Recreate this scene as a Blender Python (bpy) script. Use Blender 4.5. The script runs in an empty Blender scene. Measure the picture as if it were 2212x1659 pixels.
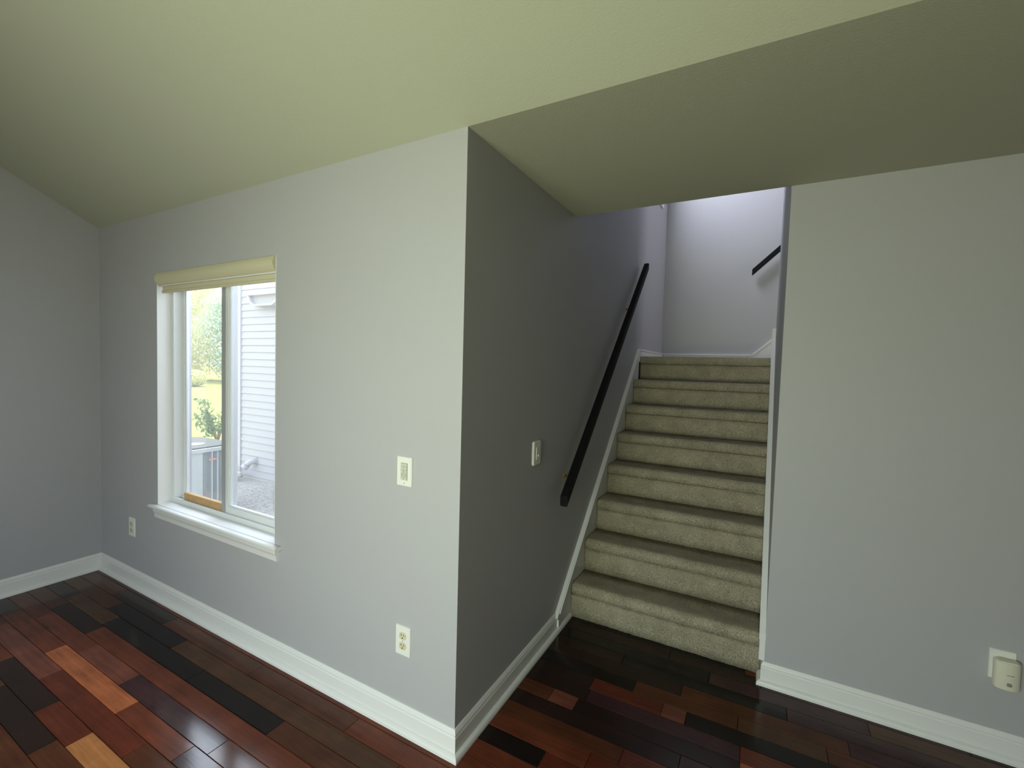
import bpy, math, random
from mathutils import Vector, Matrix

random.seed(7)
S = bpy.context.scene
COL = S.collection
PI = math.pi

# ------------------------------------------------------------------ camera
F, YAW, PITCH, ROLL = 982.7562, math.radians(-28.8175), math.radians(-2.3317), math.radians(1.525)
CAM = Vector((0.9645, -1.3748, 1.4894))
fw = Vector((math.sin(YAW)*math.cos(PITCH), math.cos(YAW)*math.cos(PITCH), math.sin(PITCH)))
rt = Vector((math.cos(YAW), -math.sin(YAW), 0))
up = rt.cross(fw)
rt2 = rt*math.cos(ROLL) + up*math.sin(ROLL)
up2 = -rt*math.sin(ROLL) + up*math.cos(ROLL)
cd = bpy.data.cameras.new('camera')
cam = bpy.data.objects.new('camera', cd)
COL.objects.link(cam)
M3 = Matrix((rt2, up2, -fw)).transposed()
cam.matrix_world = Matrix.Translation(CAM) @ M3.to_4x4()
cd.sensor_fit = 'HORIZONTAL'
cd.sensor_width = 36.0
cd.lens = F*36.0/2212.0
cd.clip_start = 0.05
cd.clip_end = 400
S.camera = cam

# ------------------------------------------------------------------ world, sun, window light
S.view_settings.view_transform = 'Standard'
S.view_settings.look = 'None'
S.view_settings.gamma = 1.0
S.view_settings.use_curve_mapping = False
S.view_settings.exposure = 0.0

w = bpy.data.worlds.new('sky')
S.world = w
w.use_nodes = True
nt = w.node_tree
bg = nt.nodes['Background']
tc = nt.nodes.new('ShaderNodeTexCoord')
sx = nt.nodes.new('ShaderNodeSeparateXYZ')
rp = nt.nodes.new('ShaderNodeValToRGB')
nt.links.new(tc.outputs['Generated'], sx.inputs[0])
nt.links.new(sx.outputs['Z'], rp.inputs[0])
nt.links.new(rp.outputs[0], bg.inputs[0])
rp.color_ramp.elements[0].position = 0.0
rp.color_ramp.elements[0].color = (0.95, 0.97, 1.0, 1)
rp.color_ramp.elements[1].position = 1.0
rp.color_ramp.elements[1].color = (0.68, 0.80, 1.0, 1)
bg.inputs[1].default_value = 3.8


def add_light(name, kind, loc, direction, energy, color, size=None, size_y=None, angle=None, spread=None):
    d = bpy.data.lights.new(name, kind)
    d.energy = energy
    d.color = color
    if size:
        d.shape = 'RECTANGLE'
        d.size = size
        d.size_y = size_y
    if angle is not None:
        d.angle = angle
    if spread:
        d.spread = math.radians(spread)
    o = bpy.data.objects.new(name, d)
    o.location = loc
    o.rotation_euler = Vector(direction).to_track_quat('-Z', 'Y').to_euler()
    COL.objects.link(o)
    return o


add_light('sun', 'SUN', (-10, 10, 30), (0.42, -0.26, -0.88), 8.5, (1.0, 0.93, 0.74), angle=0.01)
# daylight of the patio door behind the camera: sky coming down, lawn light coming up
add_light('patio_sky_light', 'AREA', (-0.15, -2.62, 1.45), (0.0, 1.0, -0.32), 17, (0.62, 0.74, 1.0), 1.2, 1.9, spread=150)
add_light('patio_lawn_light', 'AREA', (0.2, -2.62, 1.2), (0.0, 1.0, 0.32), 32, (0.90, 1.0, 0.54), 1.2, 1.4, spread=150)
# daylight of the high window over the stairs and of the upstairs hall
add_light('stair_window_light', 'AREA', (0.06, 2.95, 3.95), (0.82, 0.42, -0.50), 20, (0.84, 0.87, 1.0), 0.7, 0.9, spread=120)
add_light('upstairs_hall_light', 'AREA', (3.3, 3.2, 4.0), (-1.0, 0.0, -0.45), 30, (0.90, 0.90, 1.0), 0.8, 1.2)

# added area light out of view, brightens the sill and the floor reflection
add_light('added_sill_light', 'AREA', (-2.7, 0.95, 2.3), (0.15, -1.0, -0.75), 105, (0.80, 0.87, 1.0), 3.0, 0.7)

# ------------------------------------------------------------------ constants
XA, H, YR, YB = -3.028, 2.3425, 1.0838, 3.707
SL = 0.532            # ceiling slope
RISE, RUN, Y1 = 0.200, 0.2182, 1.152
YBACK, XRIGHT, ZTOP = -2.75, 3.6, 4.9


def xr(z):
    return 1.0285 + 0.0066*z


# ------------------------------------------------------------------ materials
def nodes_mat(name):
    m = bpy.data.materials.new(name)
    m.use_nodes = True
    t = m.node_tree
    b = t.nodes['Principled BSDF']
    return m, t, b


def paint(name, col, rough=0.6, bump=0.0, bscale=400.0, spec=0.3, var=0.0, vscale=3.0, metal=0.0):
    m, t, b = nodes_mat(name)
    b.inputs['Base Color'].default_value = (*col, 1)
    b.inputs['Roughness'].default_value = rough
    b.inputs['Specular IOR Level'].default_value = spec
    b.inputs['Metallic'].default_value = metal
    g = t.nodes.new('ShaderNodeNewGeometry')
    if var:
        n = t.nodes.new('ShaderNodeTexNoise')
        n.inputs['Scale'].default_value = vscale
        n.inputs['Detail'].default_value = 4
        t.links.new(g.outputs['Position'], n.inputs['Vector'])
        mx = t.nodes.new('ShaderNodeMix')
        mx.data_type = 'RGBA'
        mx.inputs['A'].default_value = tuple(c*(1-var) for c in col)+(1,)
        mx.inputs['B'].default_value = tuple(min(1, c*(1+var)) for c in col)+(1,)
        t.links.new(n.outputs[0], mx.inputs[0])
        t.links.new(mx.outputs['Result'], b.inputs['Base Color'])
    if bump:
        n = t.nodes.new('ShaderNodeTexNoise')
        n.inputs['Scale'].default_value = bscale
        n.inputs['Detail'].default_value = 3
        t.links.new(g.outputs['Position'], n.inputs['Vector'])
        bp = t.nodes.new('ShaderNodeBump')
        bp.inputs['Strength'].default_value = bump
        bp.inputs['Distance'].default_value = 0.002
        t.links.new(n.outputs[0], bp.inputs['Height'])
        t.links.new(bp.outputs[0], b.inputs['Normal'])
    return m


M = {}
M['wall'] = paint('grey wall paint', (0.445, 0.445, 0.47), 0.55, 0.12, 260, 0.25)
M['ceiling'] = paint('off white ceiling paint', (0.47, 0.48, 0.40), 0.85, 0.25, 180, 0.1)
M['trim'] = paint('white trim enamel', (0.78, 0.78, 0.78), 0.35, 0.0, 100, 0.4)
M['vinyl'] = paint('white window vinyl', (0.72, 0.74, 0.76), 0.35, 0.0, 100, 0.4)
M['stile_shade'] = paint('grey stile shading', (0.36, 0.37, 0.39), 0.6)  # grey that stands for the shade on the sash stile
M['blind'] = paint('cream blind', (0.62, 0.58, 0.42), 0.6, 0.0, 100, 0.2)
M['rail'] = paint('black handrail enamel', (0.004, 0.004, 0.005), 0.65, 0.0, 100, 0.2)
M['brass'] = paint('brass', (0.75, 0.52, 0.22), 0.25, 0.0, 100, 0.5, metal=1.0)
M['plate'] = paint('white cover plate', (0.80, 0.80, 0.76), 0.35, 0.0, 100, 0.4)
M['ivory'] = paint('ivory receptacle', (0.66, 0.60, 0.42), 0.4, 0.0, 100, 0.4)
M['pad'] = paint('pale grey button', (0.58, 0.58, 0.50), 0.45)
M['slot'] = paint('dark slot', (0.02, 0.017, 0.014), 0.7)
M['mark'] = paint('grey print', (0.25, 0.25, 0.24), 0.6)
M['knob'] = paint('white knob', (0.9, 0.9, 0.9), 0.3)
M['detector'] = paint('cream plastic', (0.72, 0.70, 0.58), 0.45)
M['bar'] = paint('pale pine', (0.52, 0.33, 0.15), 0.55, 0.1, 60, 0.3, var=0.25, vscale=30)
M['siding'] = paint('white vinyl siding', (0.40, 0.40, 0.42), 0.5, 0.0, 60, 0.3)
M['concrete'] = paint('concrete', (0.45, 0.45, 0.44), 0.9, 0.5, 60, 0.1, var=0.2, vscale=8)
M['gravel'] = paint('grey pebbles', (0.42, 0.40, 0.365), 0.95, 0.5, 70, 0.1, var=0.45, vscale=28)
M['lawn'] = paint('lawn green', (0.26, 0.265, 0.085), 0.95, 0.6, 30, 0.05, var=0.25, vscale=1.4)
M['soil'] = paint('mulch', (0.30, 0.20, 0.10), 0.95, 0.5, 30, 0.05, var=0.3, vscale=6)
M['acgrey'] = paint('grey unit steel', (0.34, 0.39, 0.40), 0.5, 0.0, 60, 0.4)
M['deck'] = paint('dark grey fan guard', (0.045, 0.055, 0.06), 0.6)
M['aclight'] = paint('pale unit steel', (0.48, 0.53, 0.53), 0.5, 0.0, 60, 0.4)
M['acdark'] = paint('unit coil', (0.20, 0.24, 0.25), 0.7)
M['pvc'] = paint('white pipe plastic', (0.48, 0.48, 0.50), 0.35)
M['pink'] = paint('pink label', (0.7, 0.33, 0.25), 0.5)
M['bark'] = paint('bark', (0.20, 0.15, 0.10), 0.9, 0.6, 20)
M['shade'] = paint('grey hood underside', (0.42, 0.43, 0.42), 0.7)


def leaf_mat(name, a, b2, scale=0.5):
    m, t, b = nodes_mat(name)
    g = t.nodes.new('ShaderNodeNewGeometry')
    mx = t.nodes.new('ShaderNodeMix')
    mx.data_type = 'RGBA'
    mx.inputs['A'].default_value = (*a, 1)
    mx.inputs['B'].default_value = (*b2, 1)
    t.links.new(g.outputs['Random Per Island'], mx.inputs[0])
    t.links.new(mx.outputs['Result'], b.inputs['Base Color'])
    b.inputs['Roughness'].default_value = 0.6
    b.inputs['Specular IOR Level'].default_value = 0.2
    tr = t.nodes.new('ShaderNodeBsdfTranslucent')
    t.links.new(mx.outputs['Result'], tr.inputs[0])
    ms = t.nodes.new('ShaderNodeMixShader')
    ms.inputs[0].default_value = 0.5
    t.links.new(b.outputs[0], ms.inputs[1])
    t.links.new(tr.outputs[0], ms.inputs[2])
    t.links.new(ms.outputs[0], t.nodes['Material Output'].inputs[0])
    return m


M['leaf_dark'] = leaf_mat('deep green leaves', (0.33, 0.46, 0.30), (0.66, 0.74, 0.55))
M['leaf_shrub'] = leaf_mat('shrub leaves', (0.07, 0.15, 0.05), (0.26, 0.36, 0.12))
M['leaf_mid'] = leaf_mat('bright green leaves', (0.40, 0.52, 0.22), (0.74, 0.76, 0.42))
M['leaf_gold'] = leaf_mat('yellow green leaves', (0.60, 0.62, 0.24), (0.90, 0.86, 0.48))


def glass_mat(name, haze):
    m = bpy.data.materials.new(name)
    m.use_nodes = True
    t = m.node_tree
    t.nodes.remove(t.nodes['Principled BSDF'])
    tr = t.nodes.new('ShaderNodeBsdfTransparent')
    tr.inputs[0].default_value = (0.96, 0.98, 0.98, 1)
    gl = t.nodes.new('ShaderNodeBsdfGlossy')
    gl.inputs['Roughness'].default_value = 0.02
    lw = t.nodes.new('ShaderNodeLayerWeight')
    lw.inputs[0].default_value = 0.5
    pw = t.nodes.new('ShaderNodeMath')
    pw.operation = 'POWER'
    t.links.new(lw.outputs['Facing'], pw.inputs[0])
    pw.inputs[1].default_value = 5.0
    fr = t.nodes.new('ShaderNodeMath')
    fr.operation = 'MULTIPLY_ADD'
    t.links.new(pw.outputs[0], fr.inputs[0])
    fr.inputs[1].default_value = 0.9
    fr.inputs[2].default_value = 0.04
    mx = t.nodes.new('ShaderNodeMixShader')
    t.links.new(fr.outputs[0], mx.inputs[0])
    t.links.new(tr.outputs[0], mx.inputs[1])
    t.links.new(gl.outputs[0], mx.inputs[2])
    df = t.nodes.new('ShaderNodeBsdfTranslucent')
    df.inputs[0].default_value = (0.9, 0.92, 0.95, 1)
    m2 = t.nodes.new('ShaderNodeMixShader')
    m2.inputs[0].default_value = haze
    t.links.new(mx.outputs[0], m2.inputs[1])
    t.links.new(df.outputs[0], m2.inputs[2])
    t.links.new(m2.outputs[0], t.nodes['Material Output'].inputs[0])
    return m


M['glass'] = glass_mat('window glass', 0.055)
M['glass_dusty'] = glass_mat('dusty window glass', 0.06)


def wood_mat(name, per_object):
    m, t, b = nodes_mat(name)
    g = t.nodes.new('ShaderNodeNewGeometry')
    mp = t.nodes.new('ShaderNodeMapping')
    mp.inputs['Scale'].default_value = (2.2, 38.0, 10.0)
    t.links.new(g.outputs['Position'], mp.inputs[0])
    n = t.nodes.new('ShaderNodeTexNoise')
    n.inputs['Scale'].default_value = 1.4
    n.inputs['Detail'].default_value = 6
    n.inputs['Roughness'].default_value = 0.65
    t.links.new(mp.outputs[0], n.inputs['Vector'])
    # broad mottling along a board
    n2 = t.nodes.new('ShaderNodeTexNoise')
    n2.inputs['Scale'].default_value = 7.0
    n2.inputs['Detail'].default_value = 3
    t.links.new(g.outputs['Position'], n2.inputs['Vector'])
    mr = t.nodes.new('ShaderNodeMapRange')
    mr.inputs['From Min'].default_value = 0.3
    mr.inputs['From Max'].default_value = 0.7
    mr.inputs['To Min'].default_value = 0.72
    mr.inputs['To Max'].default_value = 1.28
    t.links.new(n.outputs[0], mr.inputs[0])
    mr2 = t.nodes.new('ShaderNodeMapRange')
    mr2.inputs['From Min'].default_value = 0.3
    mr2.inputs['From Max'].default_value = 0.7
    mr2.inputs['To Min'].default_value = 0.8
    mr2.inputs['To Max'].default_value = 1.2
    t.links.new(n2.outputs[0], mr2.inputs[0])
    mu = t.nodes.new('ShaderNodeMath')
    mu.operation = 'MULTIPLY'
    t.links.new(mr.outputs[0], mu.inputs[0])
    t.links.new(mr2.outputs[0], mu.inputs[1])
    vm = t.nodes.new('ShaderNodeVectorMath')
    vm.operation = 'SCALE'
    t.links.new(mu.outputs[0], vm.inputs['Scale'])
    if per_object:
        oi = t.nodes.new('ShaderNodeObjectInfo')
        t.links.new(oi.outputs['Color'], vm.inputs[0])
    else:
        cr = t.nodes.new('ShaderNodeValToRGB')
        cr.color_ramp.interpolation = 'CONSTANT'
        e = cr.color_ramp.elements
        e[0].color = (0.018, 0.008, 0.006, 1)
        e[1].position = 0.3
        e[1].color = (0.055, 0.018, 0.010, 1)
        for pos, c in ((0.55, (0.09, 0.028, 0.014, 1)), (0.8, (0.13, 0.045, 0.02, 1)), (0.93, (0.26, 0.09, 0.035, 1))):
            x = e.new(pos)
            x.color = c
        t.links.new(g.outputs['Random Per Island'], cr.inputs[0])
        t.links.new(cr.outputs[0], vm.inputs[0])
    t.links.new(vm.outputs[0], b.inputs['Base Color'])
    b.inputs['Roughness'].default_value = 0.14
    b.inputs['Specular IOR Level'].default_value = 0.28
    bp = t.nodes.new('ShaderNodeBump')
    bp.inputs['Strength'].default_value = 0.12
    bp.inputs['Distance'].default_value = 0.001
    t.links.new(n.outputs[0], bp.inputs['Height'])
    t.links.new(bp.outputs[0], b.inputs['Normal'])
    return m


M['wood'] = wood_mat('glossy hardwood board', True)
M['wood_rest'] = wood_mat('glossy hardwood boards', False)


def carpet_mat():
    m, t, b = nodes_mat('olive beige carpet')
    g = t.nodes.new('ShaderNodeNewGeometry')
    n = t.nodes.new('ShaderNodeTexNoise')
    n.inputs['Scale'].default_value = 330
    n.inputs['Detail'].default_value = 3
    n.inputs['Roughness'].default_value = 0.7
    t.links.new(g.outputs['Position'], n.inputs['Vector'])
    cr = t.nodes.new('ShaderNodeValToRGB')
    e = cr.color_ramp.elements
    e[0].position = 0.36
    e[0].color = (0.135, 0.115, 0.078, 1)
    e[1].position = 0.66
    e[1].color = (0.66, 0.60, 0.46, 1)
    x = e.new(0.5)
    x.color = (0.35, 0.312, 0.228, 1)
    t.links.new(n.outputs[0], cr.inputs[0])
    n2 = t.nodes.new('ShaderNodeTexNoise')
    n2.inputs['Scale'].default_value = 11
    n2.inputs['Detail'].default_value = 3
    t.links.new(g.outputs['Position'], n2.inputs['Vector'])
    mr = t.nodes.new('ShaderNodeMapRange')
    mr.inputs['From Min'].default_value = 0.3
    mr.inputs['From Max'].default_value = 0.7
    mr.inputs['To Min'].default_value = 0.86
    mr.inputs['To Max'].default_value = 1.12
    t.links.new(n2.outputs[0], mr.inputs[0])
    vm = t.nodes.new('ShaderNodeVectorMath')
    vm.operation = 'SCALE'
    t.links.new(cr.outputs[0], vm.inputs[0])
    t.links.new(mr.outputs[0], vm.inputs['Scale'])
    t.links.new(vm.outputs[0], b.inputs['Base Color'])
    b.inputs['Roughness'].default_value = 1.0
    b.inputs['Specular IOR Level'].default_value = 0.05
    bp = t.nodes.new('ShaderNodeBump')
    bp.inputs['Strength'].default_value = 0.9
    bp.inputs['Distance'].default_value = 0.004
    t.links.new(n.outputs[0], bp.inputs['Height'])
    t.links.new(bp.outputs[0], b.inputs['Normal'])
    return m


M['carpet'] = carpet_mat()


# ------------------------------------------------------------------ mesh helpers
class MB:
    def __init__(s):
        s.v = []
        s.f = []

    def box(s, x0, x1, y0, y1, z0, z1):
        n = len(s.v)
        s.v += [(x0, y0, z0), (x1, y0, z0), (x1, y1, z0), (x0, y1, z0), (x0, y0, z1), (x1, y0, z1), (x1, y1, z1), (x0, y1, z1)]
        s.f += [tuple(n+i for i in q) for q in ((0, 3, 2, 1), (4, 5, 6, 7), (0, 1, 5, 4), (1, 2, 6, 5), (2, 3, 7, 6), (3, 0, 4, 7))]
        return s

    def bbox(s, x0, x1, y0, y1, z0, z1, b, axis='Z'):
        """box whose four edges along `axis` and its rim are chamfered"""
        if axis == 'Z':
            r = [(x0+b, y0), (x1-b, y0), (x1, y0+b), (x1, y1-b), (x1-b, y1), (x0+b, y1), (x0, y1-b), (x0, y0+b)]
            s.prism(r, z0, z1, 'Z')
        elif axis == 'Y':
            r = [(x0+b, z0), (x1-b, z0), (x1, z0+b), (x1, z1-b), (x1-b, z1), (x0+b, z1), (x0, z1-b), (x0, z0+b)]
            s.prism(r, y0, y1, 'Y')
        else:
            r = [(y0+b, z0), (y1-b, z0), (y1, z0+b), (y1, z1-b), (y1-b, z1), (y0+b, z1), (y0, z1-b), (y0, z0+b)]
            s.prism(r, x0, x1, 'X')
        return s

    def prism(s, poly, a, b, axis, ma=None, mb=None):
        """extrude a 2-D polygon: axis X -> (y,z), Y -> (x,z), Z -> (x,y); ma/mb give per-vertex shifts of the end caps"""
        n = len(s.v)
        k = len(poly)

        def P(p, t):
            if axis == 'X':
                return (t, p[0], p[1])
            if axis == 'Y':
                return (p[0], t, p[1])
            return (p[0], p[1], t)
        for i, p in enumerate(poly):
            s.v.append(P(p, a + (ma[i] if ma else 0)))
        for i, p in enumerate(poly):
            s.v.append(P(p, b + (mb[i] if mb else 0)))
        s.f.append(tuple(n+i for i in range(k))[::-1])
        s.f.append(tuple(n+k+i for i in range(k)))
        for i in range(k):
            j = (i+1) % k
            s.f.append((n+i, n+j, n+k+j, n+k+i))
        return s

    def tube(s, pts, r, seg=10, cap=True):
        pts = [Vector(p) for p in pts]
        n0 = len(s.v)
        rr = r if isinstance(r, (list, tuple)) else [r]*len(pts)
        up_ = Vector((0.13, 0.2, 1)).normalized()
        for i, p in enumerate(pts):
            d = (pts[min(i+1, len(pts)-1)] - pts[max(i-1, 0)]).normalized()
            a = d.cross(up_)
            if a.length < 0.05:
                a = d.cross(Vector((1, 0, 0)))
            a.normalize()
            b = d.cross(a)
            for k in range(seg):
                t = 2*PI*k/seg
                s.v.append(tuple(p + (a*math.cos(t) + b*math.sin(t))*rr[i]))
        for i in range(len(pts)-1):
            for k in range(seg):
                k2 = (k+1) % seg
                s.f.append((n0+i*seg+k, n0+i*seg+k2, n0+(i+1)*seg+k2, n0+(i+1)*seg+k))
        if cap:
            s.f.append(tuple(n0+k for k in range(seg))[::-1])
            s.f.append(tuple(n0+(len(pts)-1)*seg+k for k in range(seg)))
        return s

    def ball(s, c, r, seg=8, rings=5, sc=(1, 1, 1)):
        n0 = len(s.v)
        s.v.append((c[0], c[1], c[2]-r*sc[2]))
        for i in range(1, rings):
            ph = -PI/2 + PI*i/rings
            for k in range(seg):
                t = 2*PI*k/seg
                s.v.append((c[0]+r*sc[0]*math.cos(ph)*math.cos(t), c[1]+r*sc[1]*math.cos(ph)*math.sin(t), c[2]+r*sc[2]*math.sin(ph)))
        s.v.append((c[0], c[1], c[2]+r*sc[2]))
        top = len(s.v)-1
        for k in range(seg):
            s.f.append((n0, n0+1+(k+1) % seg, n0+1+k))
            s.f.append((top, top-seg+k, top-seg+(k+1) % seg))
        for i in range(rings-2):
            for k in range(seg):
                a = n0+1+i*seg
                s.f.append((a+k, a+(k+1) % seg, a+seg+(k+1) % seg, a+seg+k))
        return s

    def disc(s, c, r, axis, t, seg=20, sc=1.0):
        """short cylinder centred at c, radius r, thickness t along axis"""
        poly = [(r*math.cos(2*PI*k/seg), r*sc*math.sin(2*PI*k/seg)) for k in range(seg)]
        if axis == 'Y':
            s.prism([(c[0]+a, c[2]+b) for a, b in poly], c[1]-t/2, c[1]+t/2, 'Y')
        elif axis == 'X':
            s.prism([(c[1]+a, c[2]+b) for a, b in poly], c[0]-t/2, c[0]+t/2, 'X')
        else:
            s.prism([(c[0]+a, c[1]+b) for a, b in poly], c[2]-t/2, c[2]+t/2, 'Z')
        return s

    def build(s, name, mat, parent=None, smooth=False):
        me = bpy.data.meshes.new(name)
        me.from_pydata(s.v, [], s.f)
        me.validate()
        import bmesh
        bm = bmesh.new()
        bm.from_mesh(me)
        bmesh.ops.recalc_face_normals(bm, faces=bm.faces)
        bm.to_mesh(me)
        bm.free()
        me.materials.append(mat)
        o = bpy.data.objects.new(name, me)
        COL.objects.link(o)
        if smooth:
            for p in me.polygons:
                p.use_smooth = True
        if parent:
            o.parent = parent
            o.matrix_parent_inverse = parent.matrix_world.inverted() if parent.type != 'EMPTY' else Matrix.Translation(-parent.location)
        return o


def struct(o):
    o['kind'] = 'structure'
    return o


def thing(name, label, cat, loc, group=None):
    o = bpy.data.objects.new(name, None)
    o.empty_display_size = 0.05
    COL.objects.link(o)
    o.location = loc
    o['label'] = label
    o['category'] = cat
    if group:
        o['group'] = group
    return o


def tag(o, label, cat, group=None):
    o['label'] = label
    o['category'] = cat
    if group:
        o['group'] = group
    return o


# ------------------------------------------------------------------ room shell
WT = 0.19                     # outer wall thickness
WX0, WX1, WZ0, WZ1 = -2.245, -1.097, 0.583, 1.988   # window opening
hw = 2.9
# window wall (y = 0), mitred at both ends
b = MB()
b.prism([(XA, 0), (WX0, 0), (WX0, WT), (XA-WT, WT)], -0.4, H+0.12, 'Z')
b.prism([(WX1, 0), (0, 0), (-WT, WT), (WX1, WT)], -0.4, H+0.12, 'Z')
b.box(WX0, WX1, 0, WT, -0.4, WZ0-0.02)
b.box(WX0, WX1, 0, WT, WZ1, H+0.12)
struct(b.build('wall_window', M['wall']))
# wall beside the stairs (x = 0), with a high window over the landing
DY0, DY1, DZ0, DZ1 = 2.66, 3.385, 3.168, 4.4
b = MB()
b.prism([(0, 0), (0, DY0), (-WT, DY0), (-WT, WT)], -0.4, ZTOP, 'Z')
b.box(-WT, 0, DY1, YB+0.15, -0.4, ZTOP)
b.box(-WT, 0, DY0, DY1, -0.4, DZ0)
b.box(-WT, 0, DY0, DY1, DZ1, ZTOP)
struct(b.build('wall_stair_left', M['wall']))
# left wall (x = XA)
b = MB()
b.prism([(0, -0.4), (YBACK, -0.4), (YBACK, H-SL*YBACK+0.1), (0, H+0.1)], XA-WT, XA, 'X', mb=None)
struct(b.build('wall_left', M['wall']))
# wall right of the stair opening (y = YR), its edge leaning very slightly
b = MB()
b.prism([(xr(-0.02), -0.02), (XRIGHT, -0.02), (XRIGHT, H), (xr(H), H)], YR, YR+0.115, 'Y')
struct(b.build('wall_right', M['wall']))
# right side wall of the lower flight, rounded at its far end
b = MB()
n = 8
for (za, zb) in ((-0.02, ZTOP),):
    ring = []
    e = 2.83
    rr_ = 0.022
    prof = [(0, YR+0.115), (0, e-rr_)] + [(rr_-rr_*math.cos(t*PI/2/n), e-rr_+rr_*math.sin(t*PI/2/n)) for t in range(1, n+1)] + [(0.115, e), (0.115, YR+0.115)]
    k0 = len(b.v)
    for z in (za, zb):
        for (dx, y) in prof:
            b.v.append((xr(z)+dx, y, z))
    k = len(prof)
    b.f.append(tuple(k0+i for i in range(k)))
    b.f.append(tuple(k0+k+i for i in range(k)))
    for i in range(k):
        j = (i+1) % k
        b.f.append((k0+i, k0+j, k0+k+j, k0+k+i))
o = struct(b.build('wall_stair_right', M['wall']))
# back wall of the landing and upper walls
b = MB().box(0, XRIGHT, YB, YB+0.15, -0.02, ZTOP)
struct(b.build('wall_landing', M['wall']))
b = MB().box(0, XRIGHT, YR-0.11, YR, H+0.28, ZTOP)
struct(b.build('wall_upstairs', M['wall']))
b = MB().box(XRIGHT, XRIGHT+0.15, YBACK, YB+0.15, -0.4, ZTOP)
struct(b.build('wall_far_right', M['wall']))
# wall behind the camera with a patio door opening
b = MB()
PX0, PX1, PZ1 = -0.95, 1.0, 2.35
b.box(XA-WT, PX0, YBACK-0.15, YBACK, -0.4, 4.4)
b.box(PX1, XRIGHT+0.15, YBACK-0.15, YBACK, -0.4, 4.4)
b.box(PX0, PX1, YBACK-0.15, YBACK, PZ1, 4.4)
struct(b.build('wall_back', M['wall']))
b = MB()
b.box(PX0, PX0+0.06, YBACK-0.12, YBACK-0.03, 0, PZ1)
b.box(PX1-0.06, PX1, YBACK-0.12, YBACK-0.03, 0, PZ1)
b.box(PX0+0.06, PX1-0.06, YBACK-0.12, YBACK-0.03, PZ1-0.06, PZ1)
b.box(PX0+0.06, PX1-0.06, YBACK-0.12, YBACK-0.03, 0, 0.06)
b.box(-0.02, 0.06, YBACK-0.10, YBACK-0.05, 0.06, PZ1-0.06)
d1 = struct(b.build('door_1', M['vinyl']))
MB().box(PX0+0.06, PX1-0.06, YBACK-0.078, YBACK-0.072, 0.06, PZ1-0.06).build('pane', M['glass'], d1)

# ceiling: slopes down to the window wall, then runs flat over the stairs' foot
b = MB()
b.prism([(0, H), (YBACK-0.15, H-SL*(YBACK-0.15)), (YBACK-0.15, H-SL*(YBACK-0.15)+0.15), (0.0, H+0.28)], XA-WT, XRIGHT+0.15, 'X')
b.box(0, XRIGHT, 0, YR, H, H+0.28)
struct(b.build('ceiling', M['ceiling']))
struct(MB().box(-WT, XRIGHT, YR-0.11, YB+0.15, ZTOP, ZTOP+0.1).build('ceiling_upstairs', M['ceiling']))

# ------------------------------------------------------------------ floor planks
fl = struct(MB().box(XA-0.05, XRIGHT, YBACK, 1.6, -0.06, -0.0135).build('floor', paint('subfloor', (0.02, 0.012, 0.008), 0.8)))
PW, PY0 = 0.0833, -0.465
DK = (0.020, 0.0085, 0.006)
VD = (0.009, 0.005, 0.0045)
BR = (0.078, 0.023, 0.009)
RB = (0.125, 0.030, 0.013)
PK = (0.145, 0.044, 0.027)
OR = (0.36, 0.105, 0.040)
TN = (0.34, 0.135, 0.045)
PU = (0.045, 0.016, 0.018)
OL = (0.075, 0.032, 0.014)
MR = (0.098, 0.020, 0.009)
# rows counted from the seam at y = PY0; each list is (end x, colour) of successive boards
LAY = {
    -5: [(-2.3, BR), (-1.75, OL), (-1.05, BR), (-0.2, MR)],
    -4: [(-2.5, DK), (-1.95, OL), (-1.36, DK), (-0.80, BR), (0.1, RB)],
    -3: [(-2.19, RB), (-1.62, DK), (-1.29, MR), (-0.72, TN), (0.2, BR)],
    -2: [(-2.62, MR), (-1.87, PK), (-1.05, MR), (-0.25, BR), (0.5, DK)],
    -1: [(-2.75, DK), (-2.10, RB), (-1.332, OR), (-0.882, RB), (-0.1, PU), (0.6, BR)],
    0: [(-2.55, MR), (-1.965, RB), (-1.526, PK), (-0.80, PU), (0.05, BR), (0.9, RB)],
    1: [(-2.62, BR), (-2.137, DK), (-1.23, RB), (-0.42, RB), (0.3, MR)],
    2: [(-2.70, DK), (-2.178, OL), (-1.302, VD), (-0.70, VD), (-0.05, BR)],
    3: [(-2.35, BR), (-1.628, VD), (-0.85, OL), (-0.15, OL), (0.4, RB)],
    4: [(-2.52, BR), (-1.9, DK), (-1.1, BR), (-0.45, BR), (0.35, RB)],
    5: [(-2.2, PU), (-1.35, MR), (-0.5, MR), (0.21, RB), (0.9, MR)],
    6: [(0.36, RB), (1.0, MR), (1.7, BR)],
    7: [(0.292, VD), (0.86, MR), (1.5, DK)],
    8: [(0.4445, RB), (1.13, MR), (1.8, BR)],
    9: [(0.55, BR), (1.25, MR), (1.9, RB)],
    10: [(0.75, DK), (1.45, PU), (2.1, BR)],
    11: [(0.183, BR), (0.302, PK), (0.952, DK), (1.7, OR)],
    12: [(0.33, DK), (0.95, PU), (1.6, RB)],
    13: [(0.02, VD), (0.32, DK), (0.64, MR), (0.738, PK), (1.35, VD), (2.2, DK)],
    14: [(0.50, VD), (0.935, BR), (1.25, OL), (1.9, BR)],
    15: [(0.697, DK), (1.33, BR), (1.8, PU)],
    16: [(0.4, DK), (1.12, VD), (1.85, PU)],
    17: [(0.8, VD), (1.42, PU), (2.0, OL)],
    18: [(0.6, DK), (1.02, DK), (1.75, PU)],
    19: [(0.3, VD), (0.95, VD)],
}
PAL = [DK, BR, RB, MR, OL, PU, BR, PK, OR, VD]
G = 0.0007


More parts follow.
